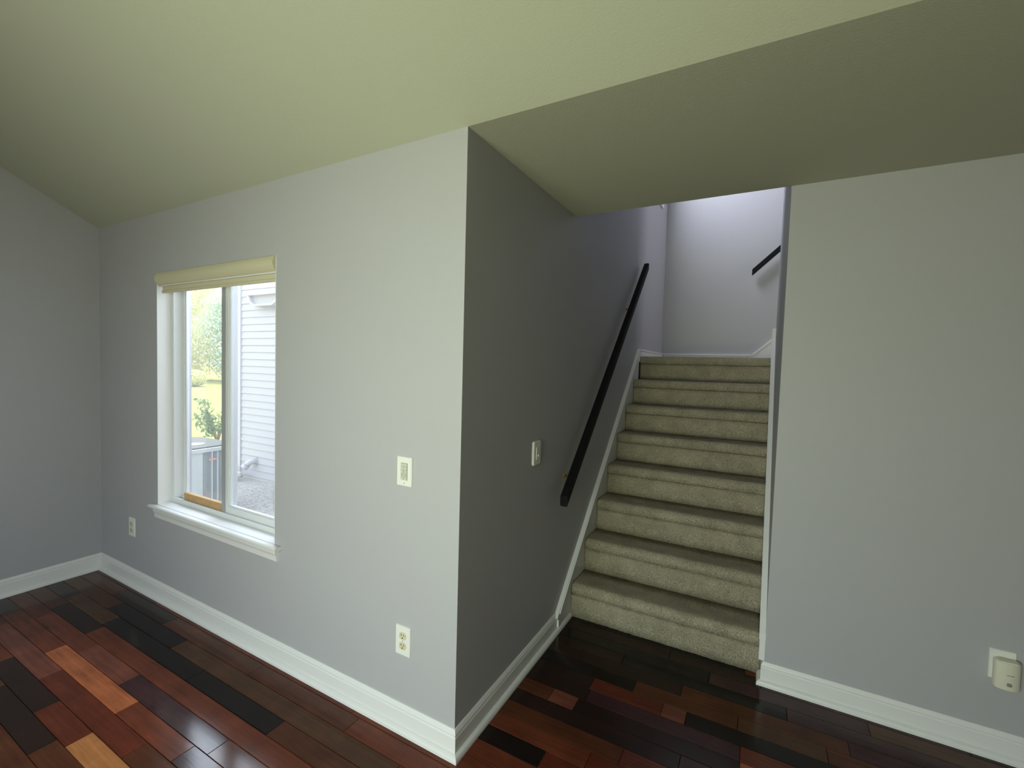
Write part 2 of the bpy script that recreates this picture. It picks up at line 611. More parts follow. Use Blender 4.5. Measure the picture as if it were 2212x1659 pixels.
def plank_mb(x0, x1, y0, y1):
    m = MB()
    c = 0.0013
    n = len(m.v)
    for (dx, z) in ((0, -0.0128), (0, -c), (c, 0)):
        m.v += [(x0+G+dx, y0+G+dx, z), (x1-G-dx, y0+G+dx, z), (x1-G-dx, y1-G-dx, z), (x0+G+dx, y1-G-dx, z)]
    for a in (0, 4):
        for i in range(4):
            j = (i+1) % 4
            m.f.append((a+i, a+j, a+4+j, a+4+i))
    m.f.append((8, 9, 10, 11))
    m.f.append((3, 2, 1, 0))
    return m


planks = 0
rest = MB()
rp_ = random.Random(3)
for r_ in range(-34, 20):
    y0 = PY0 + r_*PW
    y1 = y0 + PW
    if y0 < YBACK-0.05:
        continue
    xs = XA + 0.002 if y0 < 0.0 else 0.004
    xe = XRIGHT - 0.004 if y0 < YR-0.02 else 1.02
    lay = list(LAY.get(r_, []))
    x = lay[-1][0] if lay else xs
    while x < xe:
        x += rp_.choice((0.42, 0.55, 0.68, 0.8, 0.92))
        lay.append((x, rp_.choice(PAL)))
    x = xs
    for (xe_, c) in lay:
        x1 = min(xe_, xe)
        if x1 - x < 0.03:
            continue
        m = plank_mb(x, x1, y0, min(y1, 1.15 if x1 < 1.05 else YR+0.0))
        if r_ >= -6 and planks < 290:
            o = m.build('plank', M['wood'], fl)
            o.color = (*c, 1)
            planks += 1
        else:
            k0 = len(rest.v)
            rest.v += m.v
            rest.f += [tuple(i+k0 for i in f) for f in m.f]
        x = x1
o = rest.build('planks_beyond_view', M['wood_rest'], fl)
o['kind'] = 'stuff'

# ------------------------------------------------------------------ baseboards
BH = 0.108
BP = [(0, 0), (0.013, 0), (0.013, 0.080), (0.0105, 0.084), (0.0105, 0.088), (0.012, 0.091), (0.009, 0.099), (0.004, BH), (0, BH)]
SP = [(0.013, 0), (0.030, 0), (0.029, 0.010), (0.025, 0.018), (0.018, 0.023), (0.013, 0.024)]


def baseboard(name, axis, wallpos, sign, a, b_, m0, m1, z=0.0):
    """axis: direction of the run; sign: which way the board stands off the wall"""
    def mk(P):
        mb = MB()
        poly = [(wallpos + sign*p[0], p[1]+z) for p in P]
        ma = [-m0*p[0] for p in P]
        mc = [m1*p[0] for p in P]
        mb.prism(poly, a, b_, axis, ma, mc)
        return mb
    o = struct(mk(BP).build(name, M['trim']))
    mk(SP).build('shoe_moulding', M['trim'], o)
    return o


# prism axis 'X' takes (y,z) polygons; axis 'Y' takes (x,z)
baseboard('baseboard_window_wall', 'X', 0.0, -1, XA, 0.0, -1, 1)
baseboard('baseboard_left', 'Y', XA, 1, YBACK, 0.0, 0, -1)
bd = baseboard('baseboard_stair', 'Y', 0.0, 1, 0.0, 1.146, 1, 0)
baseboard('baseboard_right', 'X', YR, -1, xr(0), XRIGHT, 1, 0)
baseboard('baseboard_right_return', 'Y', xr(0), -1, YR, 1.148, 1, 0)

# ------------------------------------------------------------------ stair skirts (white boards with a cap moulding)
SLP = 0.93


def skz(y):
    return 0.098 + SLP*(y-0.944)


YT = 2.632
ZT = 1.662
ZL = 8*RISE
sk = MB()
sk.prism([(0.952, 0.026), (1.16, 0.026), (YT, ZL-0.34), (YT, ZL-0.05), (YB, ZL-0.05), (YB, ZT-0.012), (YT, ZT-0.012), (0.985, skz(0.985)-0.02), (0.952, skz(0.952)-0.02)], 0.0, 0.0165, 'X')
t1 = struct(sk.build('trim_1', M['trim']))
c = MB()
c.prism([(0.935, skz(0.935)-0.004), (0.951, 0.07), (0.953, 0.028), (0.960, 0.028), (0.962, 0.075), (0.985, skz(0.985)-0.030), (YT+0.004, skz(YT)-0.030), (YT+0.004, skz(YT)-0.001), (0.935, skz(0.935)+0.002)], 0.0, 0.023, 'X')
c.build('cap_moulding', M['trim'], t1)
c = MB()
c.prism([(0.965, skz(0.965)-0.016), (YT, skz(YT)-0.016), (YT, skz(YT)-0.006), (0.965, skz(0.965)-0.006)], 0.023, 0.0285, 'X')
c.build('cap_bead', M['trim'], t1)
c = MB()
c.box(0, 0.021, YT-0.006, YB, ZT-0.014, ZT)
c.build('landing_cap', M['trim'], t1)
# right side
sk = MB()
x0, x1 = 1.0085, 1.034
YQ = 2.735


def skz2(y):
    return skz(y) + 0.012


k0 = 0
poly = [(YR+0.001, BH+0.001), (1.16, 0.10), (YQ, ZL-0.32), (YQ, 1.815), (YQ-0.035, 1.815), (YQ-0.035, skz2(YQ-0.035)-0.02), (YR+0.001, skz2(YR)-0.02)]
for (yy, zz) in poly:
    sk.v.append((xr(zz)-0.024, yy, zz))
for (yy, zz) in poly:
    sk.v.append((xr(zz)+0.001, yy, zz))
k = len(poly)
sk.f.append(tuple(range(k)))
sk.f.append(tuple(range(k, 2*k)))
for i in range(k):
    sk.f.append((i, (i+1) % k, k+(i+1) % k, k+i))
t2 = struct(sk.build('trim_2', M['trim']))
c = MB()
poly = [(YR-0.0008, skz2(YR)-0.03), (YQ-0.03, skz2(YQ-0.03)-0.03), (YQ-0.03, skz2(YQ-0.03)), (YR-0.0008, skz2(YR))]
for (yy, zz) in poly:
    c.v.append((xr(zz)-0.0265, yy, zz))
for (yy, zz) in poly:
    c.v.append((xr(zz)+0.001, yy, zz))
k = 4
c.f.append((0, 1, 2, 3))
c.f.append((4, 5, 6, 7))
for i in range(k):
    c.f.append((i, (i+1) % k, k+(i+1) % k, k+i))
c.build('cap_moulding', M['trim'], t2)
c = MB().prism([(YQ-0.036, 1.812), (YQ+0.002, 1.812), (YQ+0.002, 1.833), (YQ-0.036, 1.822)], xr(1.8)-0.023, xr(1.8)+0.001, 'X')
c.build('end_cap', M['trim'], t2)
# back wall of the landing: low board that turns up along the upper flight
XU = 0.862
sk = MB()
su = 0.917
sk.prism([(0.0215, ZL-0.05), (2.9, ZL-0.05), (2.9, ZT+su*(2.9-XU)-0.012), (XU, ZT-0.012), (0.0215, ZT-0.012)], YB-0.0165, YB, 'Y')
t3 = struct(sk.build('trim_3', M['trim']))
c = MB()
c.prism([(0.0215, ZT-0.014), (XU+0.006, ZT-0.014), (2.9, ZT+su*(2.9-XU)-0.022), (2.9, ZT+su*(2.9-XU)), (XU, ZT), (0.0215, ZT)], YB-0.024, YB, 'Y')
c.build('cap_moulding', M['trim'], t3)

# ------------------------------------------------------------------ stairs
st = thing('staircase', 'carpeted staircase with olive beige pile between grey walls', 'staircase', (0.52, Y1, 0))
CX0, CX1 = 0.0158, 1.0115
rng = random.Random(11)


def strip(name, prof, xa, xb, mat, parent, nseg=70, jit=0.0012):
    """sweep a closed (y,z) profile in x with a slightly uneven pile surface"""
    m = MB()
    k = len(prof)
    for i in range(nseg+1):
        x = xa + (xb-xa)*i/nseg
        for (y, z) in prof:
            m.v.append((x, y + rng.uniform(-jit, jit), z + rng.uniform(-jit, jit)*0.8))
    for i in range(nseg):
        for j in range(k):
            j2 = (j+1) % k
            m.f.append((i*k+j, i*k+j2, (i+1)*k+j2, (i+1)*k+j))
    m.f.append(tuple(range(k)))
    m.f.append(tuple(range(nseg*k, nseg*k+k)))
    return m.build(name, mat, parent, smooth=True)


def rightx(z):
    return xr(z)-0.0225


for kx in range(1, 9):
    yr_ = Y1 + (kx-1)*RUN
    zt = kx*RISE
    zb = (kx-1)*RISE
    N = 0.012
    nr = 0.013
    tl = RUN+0.012 if kx < 8 else YB-yr_-0.018
    # tread carpet rolls over a soft nose and ends in a seam on the riser
    nose = [(yr_+0.006, zt-0.0655), (yr_-0.005, zt-0.064)]
    for a in range(0, 7):
        t = PI + a*PI/12
        nose.append((yr_-0.006+0.030+0.030*math.cos(t), zt-0.030-0.030*math.sin(t)))
    nose += [(yr_+0.06, zt), (yr_+tl*0.6, zt-0.001), (yr_+tl, zt-0.001), (yr_+tl, zt-0.016), (yr_+0.03, zt-0.018)]
    s_ = strip('step' if kx < 8 else 'landing', nose, CX0, rightx(zt), M['carpet'], st)
    ris = [(yr_-0.001, zb + (0.0 if kx > 1 else 0.0)), (yr_-0.002, zb+0.05), (yr_-0.004, zb+0.10), (yr_-0.003, zt-0.0675), (yr_+0.014, zt-0.067), (yr_+0.014, zb)]
    rr = strip('riser_carpet', ris, CX0 if kx > 1 else CX0-0.002, rightx(zt) if kx > 1 else xr(0)-0.0135, M['carpet'], s_)

# solid core under the lower flight so nothing shows through
core = MB()
for kx in range(1, 9):
    yr_ = Y1 + (kx-1)*RUN
    core.box(CX0, 1.0, yr_+0.032, (yr_+RUN+0.014) if kx < 8 else YB-0.02, 0 if kx == 1 else 0.0, kx*RISE-0.017)
core.build('carcass', M['bark'], st)
# landing floor to the right wall's end and the upper flight
b = MB().box(1.012, 1.10, 2.84, YB-0.018, ZL-0.1, ZL)
b.build('landing_edge', M['carpet'], st)
XS = 1.102
st2 = thing('staircase', 'upper carpeted flight turning right from the landing behind the white trim', 'staircase', (XS, 3.3, ZL))
for kx in range(1, 9):
    xx = XS + (kx-1)*RUN
    m = MB()
    zt = ZL + kx*RISE
    m.prism([(xx, zt-RISE), (xx, zt-0.05), (xx-0.02, zt-0.045), (xx-0.022, zt-0.012), (xx-0.012, zt), (xx+RUN+0.01, zt), (xx+RUN+0.01, zt-RISE)], 2.84, YB-0.018, 'Y')
    m.build('step', M['carpet'], st2)

# ------------------------------------------------------------------ handrails


def sweep_rect(name, p0, p1, wid_axis, hw_, hh_, mat, parent):
    """square rail between two points whose ends are cut plumb; wid_axis 'X' or 'Y' is the width direction"""
    m = MB()
    c = 0.006
    sec = [(-hw_+c, -hh_), (hw_-c, -hh_), (hw_, -hh_+c), (hw_, hh_-c), (hw_-c, hh_), (-hw_+c, hh_), (-hw_, hh_-c), (-hw_, -hh_+c)]
    for p in (p0, p1):
        for (a, z) in sec:
            if wid_axis == 'X':
                m.v.append((p[0]+a, p[1], p[2]+z))
            else:
                m.v.append((p[0], p[1]+a, p[2]+z))
    k = 8
    m.f.append(tuple(range(k)))
    m.f.append(tuple(range(k, 2*k)))
    for i in range(k):
        m.f.append((i, (i+1) % k, k+(i+1) % k, k+i))
    return m.build(name, mat, parent)


RX = 0.066
pA = Vector((RX, 0.865, 0.775))
pB = Vector((RX, 2.56, 2.352))
h1 = thing('handrail', 'long black square handrail on brass brackets climbing the left stair wall', 'handrail', (0, 0.87, 0.8))
sweep_rect('rail', pA, pB, 'X', 0.021, 0.029, M['rail'], h1)


def bracket(parent, base, mid, end, axis):
    m = MB()
    m.disc((base[0]+(0.004 if axis == 'X' else 0), base[1]-(0.004 if axis == 'Y' else 0), base[2]), 0.013, axis, 0.008, 18)
    o = m.build('bracket', M['brass'], parent, smooth=False)
    a = MB().tube([base, (base[0]*0.5+mid[0]*0.5, base[1]*0.5+mid[1]*0.5, base[2]-0.004), mid, end], [0.008, 0.007, 0.007, 0.008], 10)
    a.build('arm', M['brass'], o, smooth=True)
    return o


for yy in (1.02, 2.18):
    zr = pA.z + (pB.z-pA.z)*(yy-pA.y)/(pB.y-pA.y)
    bracket(h1, (0.0, yy, zr-0.045), (RX-0.012, yy, zr-0.055), (RX, yy, zr-0.028), 'X')
h2 = thing('handrail', 'short visible end of a black square handrail on the bright landing wall', 'handrail', (0.85, YB, 2.46))
qA = Vector((0.832, YB-0.066, 2.452))
qB = Vector((2.75, YB-0.066, 2.452+0.93*(2.75-0.832)))
sweep_rect('rail', qA, qB, 'Y', 0.021, 0.029, M['rail'], h2)
for xx in (1.35, 2.4):
    zr = qA.z + 0.93*(xx-qA.x)
    bracket(h2, (xx, YB, zr-0.045), (xx, YB-0.055, zr-0.055), (xx, YB-0.066, zr-0.028), 'Y')

# ------------------------------------------------------------------ window in the window wall
fr = MB()
FY0, FY1 = 0.078, 0.165
fw_ = 0.026
fr.box(WX0, WX0+fw_, FY0, FY1, WZ0, WZ1)
fr.box(WX1-fw_, WX1, FY0, FY1, WZ0, WZ1)
fr.box(WX0+fw_, WX1-fw_, FY0, FY1, WZ1-fw_, WZ1)
fr.box(WX0+fw_, WX1-fw_, FY0, FY1, WZ0, WZ0+0.016)
# track ribs
fr.box(WX0+fw_, WX1-fw_, FY0, FY0+0.010, WZ0+0.016, WZ0+0.028)
fr.box(WX0+fw_, WX1-fw_, 0.118, 0.124, WZ0+0.016, WZ0+0.032)
fr.box(WX0+fw_, WX1-fw_, FY1-0.012, FY1, WZ0+0.016, WZ0+0.03)
win = struct(fr.build('window_1', M['vinyl']))
# lining of the opening (plastered return) is the wall itself; white jamb lining boards
ln = MB()
ln.box(WX0, WX0+0.004, 0.0, FY0, WZ0, WZ1)
ln.box(WX1-0.004, WX1, 0.0, FY0, WZ0, WZ1)
ln.box(WX0+0.004, WX1-0.004, 0.03, FY0, WZ1-0.004, WZ1)
ln.build('jamb_lining', M['trim'], win)


def sash(name, xa, xb, za, zb, ya, yb, wl, wr, wb, wt, glass, parent):
    m = MB()
    m.box(xa, xa+wl, ya, yb, za, zb)
    m.box(xb-wr, xb, ya, yb, za, zb)
    m.box(xa+wl, xb-wr, ya, yb, za, za+wb)
    m.box(xa+wl, xb-wr, ya, yb, zb-wt, zb)
    # glazing bead, set back
    g = 0.010
    m.box(xa+wl, xa+wl+g, ya+0.008, yb-0.004, za+wb, zb-wt)
    m.box(xb-wr-g, xb-wr, ya+0.008, yb-0.004, za+wb, zb-wt)
    m.box(xa+wl+g, xb-wr-g, ya+0.008, yb-0.004, za+wb, za+wb+g)
    o = m.build(name, M['vinyl'], parent)
    ym = (ya+yb)/2
    MB().box(xa+wl+0.002, xb-wr-0.002, ym-0.002, ym+0.002, za+wb+0.002, zb-wt-0.002).build('pane', glass, o)
    return o


sash('fixed_sash', WX0+fw_, -1.672, WZ0+0.018, WZ1-0.03, 0.126, 0.152, 0.020, 0.05, 0.022, 0.03, M['glass'], win)
sash('sliding_sash', -1.718, WX1-fw_+0.01, WZ0+0.017, WZ1-0.03, 0.089, 0.116, 0.062, 0.05, 0.045, 0.03, M['glass_dusty'], win)
# shade on the sliding sash's stile, put on as a grey strip
MB().box(-1.716, -1.680, 0.0870, 0.0895, WZ0+0.03, WZ1-0.05).build('stile_shade_strip', M['stile_shade'], win)
# stool and apron
m = MB()
SX0, SX1 = -2.292, -1.045
m.bbox(SX0, SX1, -0.034, 0.0, WZ0-0.019, WZ0, 0.005, 'X')
m.box(WX0, WX1, 0.0, FY0, WZ0-0.02, WZ0)
stool = m.build('sill', M['trim'], win)
m = MB()
m.prism([(0, 0.505), (-0.010, 0.505), (-0.012, 0.530), (-0.018, 0.545), (-0.020, 0.564), (0, 0.564)], -2.262, -1.068, 'X')
m.build('apron', M['trim'], win)

# pine security bar lying in the inner track
wb = MB().bbox(-2.128, -1.722, 0.090, 0.114, WZ0+0.0165, WZ0+0.070, 0.002, 'X').build('security_bar', M['bar'])
tag(wb, 'short pale wooden bar lying in the window track under the left pane', 'wooden bar')

# roller blind
bl = thing('roller_blind', 'cream rolled-up window blind with curved valance at the top of the window', 'blind', (-1.67, 0.03, 1.94))
BX0, BX1 = WX0+0.006, WX1-0.006
m = MB()
prof = []
for i in range(9):
    t = -PI*0.42 + i*(PI*0.84)/8
    u = i/8
    prof.append((-0.006 - 0.010*math.sin(PI*u) + 0.014*(1-u)**4 + 0.004*u**6, 1.911 + 0.0755*u))
prof2 = [(y+0.004, z) for (y, z) in prof[::-1]]
m.prism(prof+prof2, BX0+0.004, BX1-0.004, 'X')
val = m.build('valance', M['blind'], bl, smooth=False)
for (xa, xb) in ((BX0, BX0+0.004), (BX1-0.004, BX1)):
    MB().prism([(y-0.001, z) for (y, z) in prof]+[(0.07, 1.984), (0.07, 1.910)], xa, xb, 'X').build('end_cap', M['blind'], bl)
m = MB().box(BX0+0.006, BX1-0.006, 0.004, 0.016, 1.905, 1.911)
m.build('lip_highlight', M['trim'], bl)  # white strip stands in for the highlight on the valance's lower edge
m = MB().tube([(BX0+0.006, 0.044, 1.940), (BX1-0.006, 0.044, 1.940)], 0.026, 20)
m.build('roll', M['blind'], bl, smooth=True)
m = MB().box(BX0+0.022, BX1-0.015, 0.019, 0.0205, 1.884, 1.935)
m.build('fabric', M['blind'], bl)
m = MB().bbox(BX0+0.022, BX1-0.015, 0.014, 0.026, 1.866, 1.884, 0.004, 'X')
m.build('hem_bar', M['blind'], bl)
ch = MB()
pts = []
for i in range(150):
    z = 1.90 - i*0.0078
    pts.append((WX1-0.011-0.008*max(0, min(1, (0.98-z)/0.15)), 0.028-0.022*max(0, min(1, (0.98-z)/0.15)), z))
for i in range(150):
    z = 1.90 - i*0.0078
    pts.append((WX1-0.013, 0.052, z))
for i, p in enumerate(pts):
    ch.ball(p, 0.0022, 5, 4)
ch.tube([(WX1-0.011, 0.028, 1.91), (WX1-0.011, 0.028, 0.98), (WX1-0.019, 0.006, 0.83), (WX1-0.019, 0.006, 0.75), (WX1-0.017, 0.020, 0.735), (WX1-0.014, 0.046, 0.735), (WX1-0.013, 0.052, 0.75), (WX1-0.013, 0.052, 1.91)], 0.0007, 4)
ch.build('bead_chain', M['pvc'], bl)

# high window over the landing, white casing
fr2 = MB()
cw = 0.055
fr2.box(0, 0.018, DY0-cw, DY1+cw, DZ0-cw, DZ0)
fr2.box(0, 0.018, DY0-cw, DY1+cw, DZ1, DZ1+cw)
fr2.box(0, 0.018, DY0-cw, DY0, DZ0, DZ1)
fr2.box(0, 0.018, DY1, DY1+cw, DZ0, DZ1)
fr2.box(-0.14, -0.08, DY0, DY0+0.035, DZ0, DZ1)
fr2.box(-0.14, -0.08, DY1-0.035, DY1, DZ0, DZ1)
fr2.box(-0.14, -0.08, DY0+0.035, DY1-0.035, DZ0, DZ0+0.035)
fr2.box(-0.14, -0.08, DY0+0.035, DY1-0.035, DZ1-0.035, DZ1)
w2 = struct(fr2.build('window_2', M['trim']))
MB().box(-0.112, -0.108, DY0+0.036, DY1-0.036, DZ0+0.036, DZ1-0.036).build('pane', M['glass'], w2)

# ------------------------------------------------------------------ plates and devices


def rrect(cx, cz, w_, h_, r, seg=4):
    out = []
    for (sx_, sz_, a0) in ((1, -1, -PI/2), (1, 1, 0), (-1, 1, PI/2), (-1, -1, PI)):
        for i in range(seg+1):
            t = a0 + i*PI/2/seg
            out.append((cx+sx_*(w_/2-r)+r*math.cos(t), cz+sz_*(h_/2-r)+r*math.sin(t)))
    return out


def plate_mb(cx, cz, y, w_, h_, th, r=0.003, inset=0.002):
    """bevelled plate on a wall facing -Y"""
    m = MB()
    A = rrect(cx, cz, w_, h_, r)
    B = rrect(cx, cz, w_-2*inset, h_-2*inset, r)
    k = len(A)
    for (P, yy) in ((A, y), (A, y-th*0.5), (B, y-th)):
        m.v += [(p[0], yy, p[1]) for p in P]
    for a in (0, k):
        for i in range(k):
            j = (i+1) % k
            m.f.append((a+i, a+j, a+k+j, a+k+i))
    m.f.append(tuple(range(k)))
    m.f.append(tuple(range(2*k, 3*k)))
    return m


def outlet(cx, cz, y, label, w_=0.077, h_=0.120, skip_lower=False):
    t = thing('outlet', label, 'outlet', (cx, y, cz))
    plate_mb(cx, cz, y, w_, h_, 0.006).build('plate', M['plate'], t)
    for s_ in (1, -1):
        if skip_lower and s_ == -1:
            continue
        zc = cz + s_*0.0205
        # rounded receptacle face: circle with flattened top and bottom
        poly = []
        for i in range(24):
            a = 2*PI*i/24
            poly.append((cx+0.0178*math.cos(a), zc+max(-0.0142, min(0.0142, 0.0178*math.sin(a)))))
        o = MB().prism(poly, y-0.0085, y-0.004, 'Y').build('receptacle', M['ivory'], t)
        sl = MB()
        sl.box(cx-0.0078, cx-0.0052, y-0.0089, y-0.0084, zc+0.0005, zc+0.0090)
        sl.box(cx+0.0052, cx+0.0076, y-0.0089, y-0.0084, zc+0.0005, zc+0.0078)
        sl.disc((cx, y-0.00865, zc-0.0072), 0.0030, 'Y', 0.0005, 10)
        sl.build('slots', M['slot'], o)
    MB().disc((cx, y-0.0065, cz), 0.0022, 'Y', 0.0016, 10).build('screw', M['mark'], t)
    return t


outlet(-0.2597, 0.3685, 0.0, 'white duplex outlet with ivory sockets low beside the outer corner')
outlet(-2.572, 0.379, 0.0, 'small far outlet low on the wall left of the window sill')

# keypad timer switch
kx_, kz_ = -0.266, 1.057
t = thing('switch_plate', 'white wall plate with a small push-button keypad right of the window', 'switch', (kx_, 0, kz_))
plate_mb(kx_, kz_, 0.0, 0.078, 0.118, 0.007).build('plate', M['plate'], t)
kp = MB().box(kx_-0.0165, kx_+0.0165, -0.0085, -0.0060, kz_-0.034, kz_+0.034).build('keypad', M['mark'], t)
for r_ in range(4):
    for c_ in (0, 1):
        bx = kx_ - 0.0160 + c_*0.0163
        bz = kz_ + 0.0335 - (r_+1)*0.0134
        bt = MB().bbox(bx, bx+0.0156, -0.0105, -0.0084, bz+0.0005, bz+0.0129, 0.0012, 'Y').build('button', M['pad'], kp)
MB().bbox(kx_-0.0160, kx_+0.0160, -0.0105, -0.0084, kz_-0.0335, kz_-0.0205, 0.0012, 'Y').build('wide_button', M['pad'], kp)
dots = MB()
for (dx, dz) in ((-0.008, -0.013), (0.008, -0.013), (0.0, -0.0272), (0.0, 0.0)):
    dots.disc((kx_+dx, -0.0107, kz_+dz), 0.0017, 'Y', 0.0006, 10)
dots.build('indicator_dots', M['slot'], kp)
MB().disc((kx_, -0.0075, kz_-0.0475), 0.0020, 'Y', 0.0015, 10).build('screw', M['mark'], t)
MB().disc((kx_, -0.0075, kz_+0.0475), 0.0020, 'Y', 0.0015, 10).build('screw', M['plate'], t)

# dimmer on the stair wall (faces +X)
dy, dz = 0.640, 1.062
t = thing('dimmer_switch', 'narrow white dimmer plate on the dark stair wall below the handrail', 'switch', (0, dy, dz))
m = MB()
A = rrect(dy, dz, 0.080, 0.119, 0.010)
B = rrect(dy, dz, 0.072, 0.111, 0.009)
k = len(A)
for (P, xx) in ((A, 0.0), (A, 0.0075), (B, 0.010)):
    m.v += [(xx, p[0], p[1]) for p in P]
for a in (0, k):
    for i in range(k):
        j = (i+1) % k
        m.f.append((a+i, a+j, a+k+j, a+k+i))
m.f.append(tuple(range(k)))
m.f.append(tuple(range(2*k, 3*k)))
m.build('plate', M['plate'], t)
MB().bbox(0.010, 0.0125, dy-0.015, dy+0.017, dz-0.030, dz+0.030, 0.001, 'X').build('paddle', M['plate'], t)
MB().box(0.0125, 0.0128, dy-0.013, dy-0.007, dz-0.027, dz+0.027).build('slot', M['pad'], t)
MB().ball((0.0135, dy+0.004, dz-0.014), 0.006, 12, 8, (0.6, 1, 1)).build('knob', M['knob'], t, smooth=True)

# plug-in carbon monoxide alarm in the outlet on the right wall
ox, oz = 1.832, 0.371
outlet(ox, oz, YR, 'white outlet on the right wall mostly covered by the plug-in alarm', 0.076, 0.118, True)
t = thing('plug_in_alarm', 'cream plug-in gas alarm hanging from the outlet on the right wall', 'alarm', (1.845, YR-0.04, 0.345))
m = MB()
ax0, ax1, az0, az1 = 1.802, 1.876, 0.293, 0.402
N_ = 28
prof = []
for i in range(N_+1):
    u = i/N_
    x = ax0 + (ax1-ax0)*u
    prof.append((x, YR-0.026-0.020*math.sin(PI*u)**0.5))
poly = prof + [(ax1, YR-0.0095), (ax0, YR-0.0095)]
m.prism(poly, az0, az1, 'Z')
bod = m.build('body', M['detector'], t)
bod.modifiers.new('bevel', 'BEVEL').width = 0.003
sl = MB()
for i, wd in enumerate((0.012, 0.016, 0.012)):
    sl.box(1.842-wd/2-0.002, 1.842+wd/2-0.002, YR-0.0475, YR-0.045, 0.3135+i*0.0048, 0.3155+i*0.0048)
sl.build('speaker_slots', M['slot'], bod)
MB().box(1.832, 1.852, YR-0.0468, YR-0.045, 0.3545, 0.3565).build('faint_lettering', M['mark'], bod)
MB().bbox(1.812, 1.866, YR-0.044, YR-0.012, az1-0.001, az1+0.004, 0.004, 'Z').build('top_ridge', M['detector'], t)

# ------------------------------------------------------------------ outdoors
GZ = -0.37
struct(MB().box(-110, 30, -60, 110, GZ-0.3, GZ-0.03).build('ground', M['soil']))
lawn = MB().prism([(-60, 2.8), (-60, 60), (-6.24, 60), (-6.24, 2.8)], GZ-0.03, GZ, 'Z')
lawn.box(-60, -6.6, -40, 2.8, GZ-0.03, GZ)
o = lawn.build('lawn', M['lawn'])
tag(o, 'sunlit yellow-green lawn seen through the window', 'lawn')
o['kind'] = 'stuff'
o = MB().box(-6.6, -0.2, 0.2, 2.8, GZ-0.03, GZ+0.0).build('gravel_bed', M['gravel'])
tag(o, 'grey gravel strip between the house and the white sided wing', 'gravel')
o['kind'] = 'stuff'
# loose pebbles so that the bed has relief
pb = MB()
pr = random.Random(5)
for i in range(5000):
    x = pr.uniform(-6.4, -2.6)
    y = pr.uniform(0.9, 2.78)
    r = pr.uniform(0.005, 0.012)
    if -5.4 < x < -4.36 and y < 1.86:
        continue
    pb.ball((x, y, GZ+r*0.1), r, 5, 3, (1.0, pr.uniform(0.6, 1), 0.45))
o = pb.build('pebbles', M['gravel'])
tag(o, 'loose grey pebbles lying on the gravel strip', 'pebbles')
o['kind'] = 'stuff'

SY = 2.80
# sided wing
wing = struct(MB().box(-6.2, -0.2, SY+0.021, SY+5.5, GZ, 5.2).build('wall_exterior', M['siding']))
lap = 0.106
zb = -0.322
i = 0
while zb < 4.6:
    m = MB()
    m.prism([(SY+0.021, zb+0.004), (SY+0.004, zb+0.004), (SY-0.005, zb), (SY-0.006, zb+0.003), (SY+0.008, zb+lap+0.004), (SY+0.021, zb+lap+0.004)], -6.15, -0.2, 'X')
    m.build('siding_board', M['siding'], wing)
    zb += lap
    i += 1
MB().box(-6.2, -0.2, SY+0.004, SY+0.02, GZ, -0.319).build('foundation', M['concrete'], wing)
MB().box(-6.235, -6.145, SY-0.022, SY+0.06, -0.29, 4.6).build('corner_board', M['pvc'], wing)
# unseen slab added over the window, keeps direct sun out of the room
struct(MB().box(XA-WT, -WT, WT, WT+0.55, H+0.06, H+0.16).build('trim_sun_block', M['trim']))

t = thing('downspout', 'white downspout at the corner of the sided wing', 'downspout', (-6.3, SY, GZ))
MB().bbox(-6.33, -6.25, SY-0.07, SY-0.006, -0.22, 4.5, 0.008, 'Z').build('pipe', M['pvc'], t)
MB().tube([(-6.29, SY-0.04, -0.20), (-6.27, SY-0.07, -0.262), (-6.18, SY-0.13, -0.275), (-6.0, SY-0.18, -0.272), (-5.83, SY-0.20, -0.268)], 0.038, 12).build('elbow', M['pvc'], t, smooth=True)

t = thing('vent_pipe', 'white elbow vent pipe poking out of the siding near the ground', 'pipe', (-5.76, SY, -0.05))
MB().tube([(-5.765, SY, -0.075), (-5.765, SY-0.05, -0.07), (-5.785, SY-0.095, -0.085), (-5.81, SY-0.12, -0.125)], 0.046, 14).build('elbow', M['pvc'], t, smooth=True)
MB().tube([(-5.807, SY-0.117, -0.12), (-5.835, SY-0.145, -0.165)], 0.053, 14).build('hub', M['pvc'], t, smooth=True)
MB().disc((-5.765, SY-0.008, -0.075), 0.056, 'Y', 0.016, 18).build('flange', M['pvc'], t)

t = thing('wall_hood', 'white hood with grey sloping panel mounted high on the siding', 'vent hood', (-5.4, SY, 2.33))
m = MB()
m.prism([(-5.80, 2.42), (-5.02, 2.42), (-5.02, 2.44), (-5.82, 2.44)], SY-0.14, SY-0.006, 'Y')
m.prism([(-5.80, 2.42), (-5.74, 2.31), (-5.64, 2.262), (-5.20, 2.262), (-5.10, 2.31), (-5.02, 2.42), (-5.06, 2.42), (-5.13, 2.325), (-5.21, 2.285), (-5.63, 2.285), (-5.71, 2.325), (-5.76, 2.42)], SY-0.13, SY-0.006, 'Y')
m.build('rim', M['pvc'], t)
MB().prism([(-5.76, 2.42), (-5.71, 2.325), (-5.63, 2.285), (-5.21, 2.285), (-5.13, 2.325), (-5.06, 2.42)], SY-0.07, SY-0.006, 'Y').build('panel', M['shade'], t)

